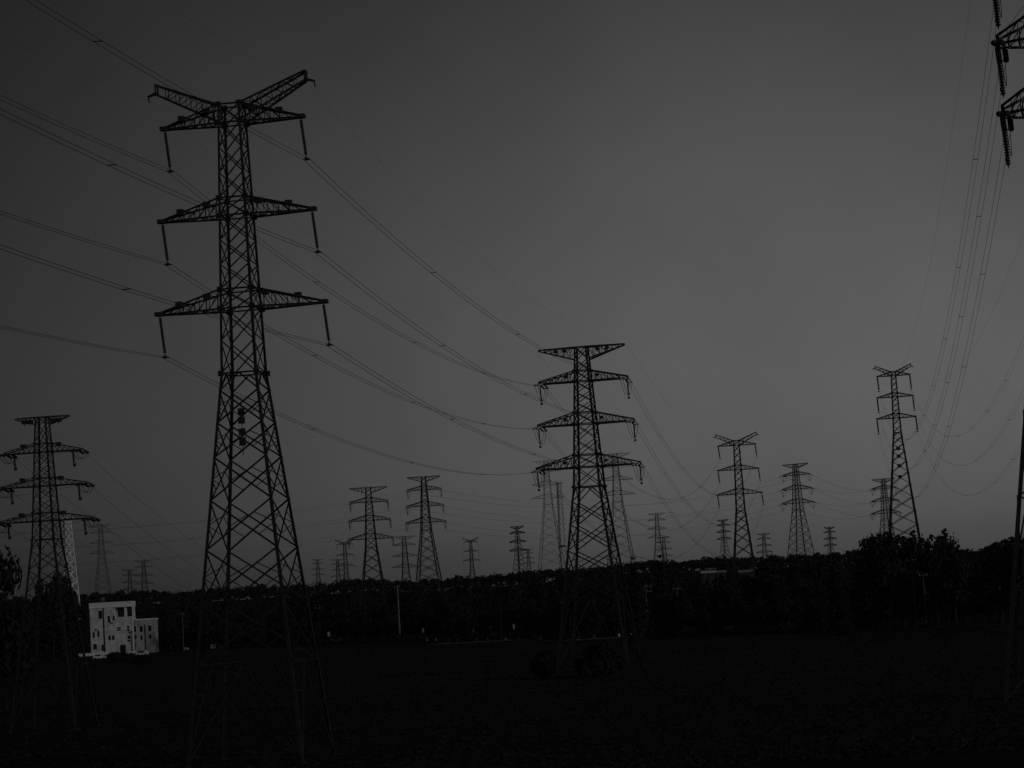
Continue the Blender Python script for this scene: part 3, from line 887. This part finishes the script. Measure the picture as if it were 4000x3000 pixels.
for px, top, Y, wt, wb_, lean, lb, mt, ml in [(262, 2034, 1100, 1.25, 3.3, .022, 'pale sunlit lattice mast leaning behind the left pylon', WHITE, .55), (2184, 1885, 1420, 1.0, 1.9, 0.0, 'slim pale lattice mast behind left arms of the middle pylon', WHITE, .42)]:
    p = at(px, top, Y); g0 = ground_z(p.x, Y) - .5; h = p.z - g0
    o = empty('lattice_mast', (p.x + lean * h, Y, g0)); o.rotation_euler = (0, -lean, R(18)); tag(o, lb, 'mast', 'pale lattice masts')
    hw = lambda z: wb_ + (wt - wb_) * z / h
    def bar(m, p_, q_, w_):
        m.lbeam(p_, q_, w_)
    for cx, cy in CORN:
        m = MB(); bar(m, (cx * wb_, cy * wb_, -.5), (cx * wt, cy * wt, h), ml); m.build('leg', mt, o)
    m = MB(); z = 0.0; k = 0
    while z < h - 1:
        z1 = min(h, z + hw(z) * 2.1)
        for f in range(4):
            c0, c1 = CORN[f], CORN[(f + 1) % 4]
            bar(m, (c0[0] * hw(z), c0[1] * hw(z), z), (c1[0] * hw(z1), c1[1] * hw(z1), z1), ml * .7)
            bar(m, (c1[0] * hw(z), c1[1] * hw(z), z), (c0[0] * hw(z1), c0[1] * hw(z1), z1), ml * .7)
            bar(m, (c0[0] * hw(z1), c0[1] * hw(z1), z1), (c1[0] * hw(z1), c1[1] * hw(z1), z1), ml * .6)
        z = z1
    m.build('bracing', mt, o)['kind'] = 'stuff'
    m = MB(); m.box((-wt - 1.0, -wt - .4, h), (wt + 1.0, wt + .4, h + .5)); m.build('head_platform', mt, o)
    m = MB()
    for sx_ in (-1, 1): m.tube([(sx_ * (wt + .9), -wt - .3, h + .5), (sx_ * (wt + .9), -wt - .3, h + 1.4)], .12, 6)
    m.tube([(-wt - .9, -wt - .3, h + 1.4), (wt + .9, -wt - .3, h + 1.4)], .12, 6); m.build('railing', mt, o)
    m = MB(); m.box((-wb_ * .6, -wb_ * .9, h * .36), (wb_ * .4, wb_ * .3, h * .36 + 1.2)); m.build('equipment_box', PLATE, o)

for i, (x0, x1, py, lb) in enumerate([(2740, 2795, 2230, 'brightest white roofed shed among trees on the ridge'), (2800, 2836, 2229, 'small pale shed right of the brightest shed'), (2888, 2945, 2227, 'long pale shed farthest right on the ridge')]):
    Y = 1075 + i * 6; a, c = at(x0, py, Y), at(x1, py, Y); o = empty('shed', (a.x, Y, min(a.z, c.z) - 1.4)); tag(o, lb, 'shed', 'pale sheds on the ridge'); w = c.x - a.x
    m = MB(); m.box((0, 0, -8), (w, 7, .7)); m.build('wall', PLATE, o)
    m = MB(); m.add([(-.3, -.4, .7), (w + .3, -.4, .7), (w + .3, 7.4, .7), (-.3, 7.4, .7), (-.3, 3.5, 1.7), (w + .3, 3.5, 1.7)], [(0, 1, 5, 4), (2, 3, 4, 5), (0, 4, 3), (1, 2, 5), (3, 2, 1, 0)]); m.build('roof', WHITE if i == 0 else CONC, o)
    m = MB(); m.box((w * .4, -.05, -2.2), (w * .55, -.005, .4)); m.build('door', PANE, o)

# small white gatehouse at the wood edge
p = ground_at(3228, 596); o = empty('gatehouse', p); tag(o, 'small pale gatehouse at the foot of the wood edge', 'hut')
zb_ = at(3228, 2405, 596).z
o.location.z = 0
m = MB(); m.box((-.6, 0, 0), (.6, 2, 3.9)); m.build('wall', POLE, o); m = MB(); m.box((-.75, -.15, 3.9), (.75, 2.15, 4.1)); m.build('roof', POLE, o); m = MB(); m.box((-.3, -.03, 2.2), (.3, -.005, 3.2)); m.build('window', PANE, o)


# ------------------------------------------------------------------ utility poles, posts, barriers, cars
def utility_pole(px, ytop, ybot, r, label, arm=1.0, tone=True, sc_=1.0):
    yh = YH(px); Y = H * F / (ybot - yh)
    for _ in range(6): Y = min(Y, road_y(ground_at(px, Y).x) - 2)
    g0 = ground_at(px, Y)
    h = at(px, ytop, Y).z; o = empty('utility_pole', g0, R(random.uniform(-15, 15))); tag(o, label, 'utility pole', 'utility poles along the road')
    mm = {3: KERB2, 2: WHITE, 1: POLE, 0: BARK}[int(tone)]  # each pole's own material: dark bark, weathered, white, concrete
    m = MB(); m.lathe([(r, -.3), (r * .9, h * .5), (r * .68, h)], 10); m.build('post', mm, o)
    for k in range(1 if arm < 1.2 else 2):
        z = h - .6 - k * 1.4
        m = MB(); m.box((-arm, -r - .14, z), (arm, -r, z + .16)); a = m.build('crossarm', mm, o)
        for dx in (-.85, 0.25, .85):
            m = MB(); m.lathe([(.05, 0), (.09, .05), (.05, .1), (.09, .16), (.04, .26)], 8, (dx * arm, -r - .07, z + .16)); m.build('insulator', CERAM, a)
    return o


utility_pole(1563, 2285, 2503, .36, 'brightest white concrete pole right of tallest pylon', tone=3)
utility_pole(1960, 2285, 2492, .2, 'thin pole standing left of the middle pylon', tone=False)
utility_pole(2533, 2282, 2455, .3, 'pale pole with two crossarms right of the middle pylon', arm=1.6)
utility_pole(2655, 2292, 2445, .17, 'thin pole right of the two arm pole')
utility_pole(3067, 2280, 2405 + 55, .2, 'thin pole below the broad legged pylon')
utility_pole(3578, 2180, 2440, .16, 'slim pole in front of the tall tree clump', tone=False)
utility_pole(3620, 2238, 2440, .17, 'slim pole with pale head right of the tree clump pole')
utility_pole(1253, 2370, 2545, .14, 'short thin pole right of the big pylon legs', tone=False)
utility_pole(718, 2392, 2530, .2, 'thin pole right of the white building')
utility_pole(812, 2300, 2535, .16, 'thin pole behind left legs of tallest pylon', tone=False)

for i, (px, yt, yb, w, lb) in enumerate([(1654, 2455, 2475, .55, 'white marker post right of the brightest pole, leftmost of its row'), (1850, 2448, 2470, .5, 'white marker post second from the brightest pole'),
                                         (1918, 2447, 2468, .5, 'white marker post left of the thin pole'), (2008, 2437, 2458, .55, 'tall white marker post right of the thin pole'), (1285, 2468, 2486, .9, 'white sign board above the white van')]):
    Y = 800.0
    for _ in range(6): Y = road_y(ground_at(px, Y).x) - 2
    p = at(px, yb, Y); q = at(px, yt, Y)
    o = empty('marker_post', (p.x, Y, 0)); tag(o, lb, 'post', 'white posts along the road')
    m = MB(); m.tube([(0, 0, -.2), (0, 0, p.z)], .07, 6); m.build('post', BARK, o)
    m = MB(); m.box((-w / 2, -.12, p.z), (w / 2, -.04, q.z)); m.build('board', CONC, o)


stones = [(1668, 2492), (1702, 2496), (1752, 2490), (1790, 2493), (1862, 2484), (1905, 2488), (1975, 2484), (2024, 2487), (2112, 2476), (2262, 2474), (2322, 2470), (2418, 2474), (2466, 2468), (2508, 2463)]
for i, (px, py) in enumerate(stones):
    Y = 800.0
    for _ in range(6): Y = road_y(ground_at(px, Y).x) - 3
    o = empty('boundary_stone', ground_at(px, Y), R(random.uniform(-30, 60))); w = random.uniform(.25, .6); h = random.uniform(.5, 1.1)
    nm = ['first', 'second', 'third', 'fourth', 'fifth', 'sixth', 'seventh'][i % 7]
    tag(o, f'small white roadside stone, {nm} from left between ' + ('brightest pole and pale mast' if i < 7 else 'pale mast and two arm pole'), 'stone', 'white stones along the road')
    m = MB(); m.lathe([(w, -.1), (w * .95, h * .6), (w * .7, h * .9), (w * .3, h)], 8); m.build('block', WHITE, o)


def barrier(px0, px1, n, label, hh=.8, off=-1.0, mt=KERB, flat=False):
    def gx(px):
        Y = 705.0
        for _ in range(8): x = ground_at(px, Y).x; Y = road_y(x) + off
        return x
    x0, x1 = gx(px0), gx(px1); fy = road_y(x1) - road_y(x0) if flat else 0.0
    if flat: x0 *= road_y(x1) / road_y(x0)
    o = empty('road_barrier', (x0, (road_y(x1) if flat else road_y(x0)) + off, 0)); tag(o, label, 'barrier', 'low barriers beside the road')
    for i in range(n):
        a = (x1 - x0) * i / n; c = (x1 - x0) * (i + .94) / n; hz = hh * random.uniform(.7, 1.1)
        m = MB(); ya, yc = (0, 0) if flat else (road_y(x0 + a) - road_y(x0), road_y(x0 + c) - road_y(x0))
        vs = [(a, ya, -.1), (c, yc, -.1), (c, yc + .3, -.1), (a, ya + .3, -.1), (a, ya + .08, hz), (c, yc + .08, hz), (c, yc + .24, hz), (a, ya + .24, hz)]
        m.add(vs, [(0, 3, 2, 1), (4, 5, 6, 7), (0, 1, 5, 4), (1, 2, 6, 5), (2, 3, 7, 6), (3, 0, 4, 7)]); m.build('block', mt, o)
barrier(1690, 2080, 26, 'broken low pale barrier left of the middle pylon', .35, flat=True)
barrier(2200, 2500, 18, 'low pale barrier behind the middle pylon legs', .35, flat=True)
barrier(2630, 3300, 44, 'thin pale kerb wall along the road right of the middle pylon', .32)
barrier(3585, 3640, 4, 'short pale wall below the tall tree clump', .7)


def car(px, yb, ln, hh, label, ang=0.0, van=False, name='parked_car'):
    yh = YH(px); Y = min(945, H * F / (yb - yh)); p = ground_at(px, Y)
    o = empty(name, p, R(ang)); tag(o, label, 'van' if van else 'car', 'white vehicles parked by the road'); w = 1.75; l = ln / 2
    prof = [(-l, .35), (-l, .85), (-l + .15, 1.0), (-l + .5, hh), (l - (.9 if van else 1.6), hh), (l - (.35 if van else 1.0), 1.0), (l - .1, .85), (l, .6), (l, .35)]
    m = MB(); n = len(prof)
    m.add([(x, -w / 2, z) for x, z in prof] + [(x, w / 2, z) for x, z in prof], [tuple(range(n))[::-1], tuple(range(n, 2 * n))] + [(i, (i + 1) % n, n + (i + 1) % n, n + i) for i in range(n)])
    m.build('body', PAINT, o)
    m = MB(); m.box((-l + .7, -w / 2 - .012, 1.02), (l - (1.1 if van else 1.75), -w / 2 - .002, hh - .12)); m.build('side_window', PANE, o)
    for dx in (-l + .75, l - .75):
        for sy in (-1, 1):
            m = MB(); m.tube([(dx, sy * (w / 2 - .1), .32), (dx, sy * (w / 2 + .05), .32)], .33, 14); wo = m.build('wheel', TYRE, o)
    for sy in (-1, 1):
        m = MB(); m.box((l - .02, sy * .6 - .15, .62), (l + .02, sy * .6 + .15, .76)); m.build('headlight', CERAM, o)
    return o


car(390, 2574, 4.3, 1.6, 'white car before the left corner of the white building', 5)
car(556, 2560, 4.2, 1.75, 'white van before the right wing of the white building', -8, True, 'parked_van')
car(522, 2545, 3.6, 1.5, 'small white car at the wall between building and van', 12)
car(1315, 2506, 4.6, 1.9, 'white van under the white sign board right of big pylon', 4, True, 'parked_van')
car(727, 2528, 1.9, 1.3, 'white car half hidden by the thin pole right of building', 80)
car(836, 2530, 2.4, 1.9, 'white van seen end on behind left legs of tallest pylon', 78, True, 'parked_van')

# ------------------------------------------------------------------ thin evening haze
HAZE = 0.000045
if HAZE:
    m = MB(); m.box((-7000, -700, -4.2), (7000, 6500, 130)); hz = m.build('haze', None or STEEL); hz.data.materials.clear()
    hm = bpy.data.materials.new('haze_air'); hm.use_nodes = True; t = hm.node_tree; t.nodes.clear()
    o_ = t.nodes.new('ShaderNodeOutputMaterial'); pv = t.nodes.new('ShaderNodeVolumePrincipled')
    pv.inputs['Color'].default_value = (.9, .9, .9, 1); pv.inputs['Density'].default_value = HAZE
    pv.inputs['Anisotropy'].default_value = .7; t.links.new(pv.outputs[0], o_.inputs['Volume']); hz.data.materials.append(hm)
    tag(hz, kind='stuff'); hz.display_type = 'WIRE'
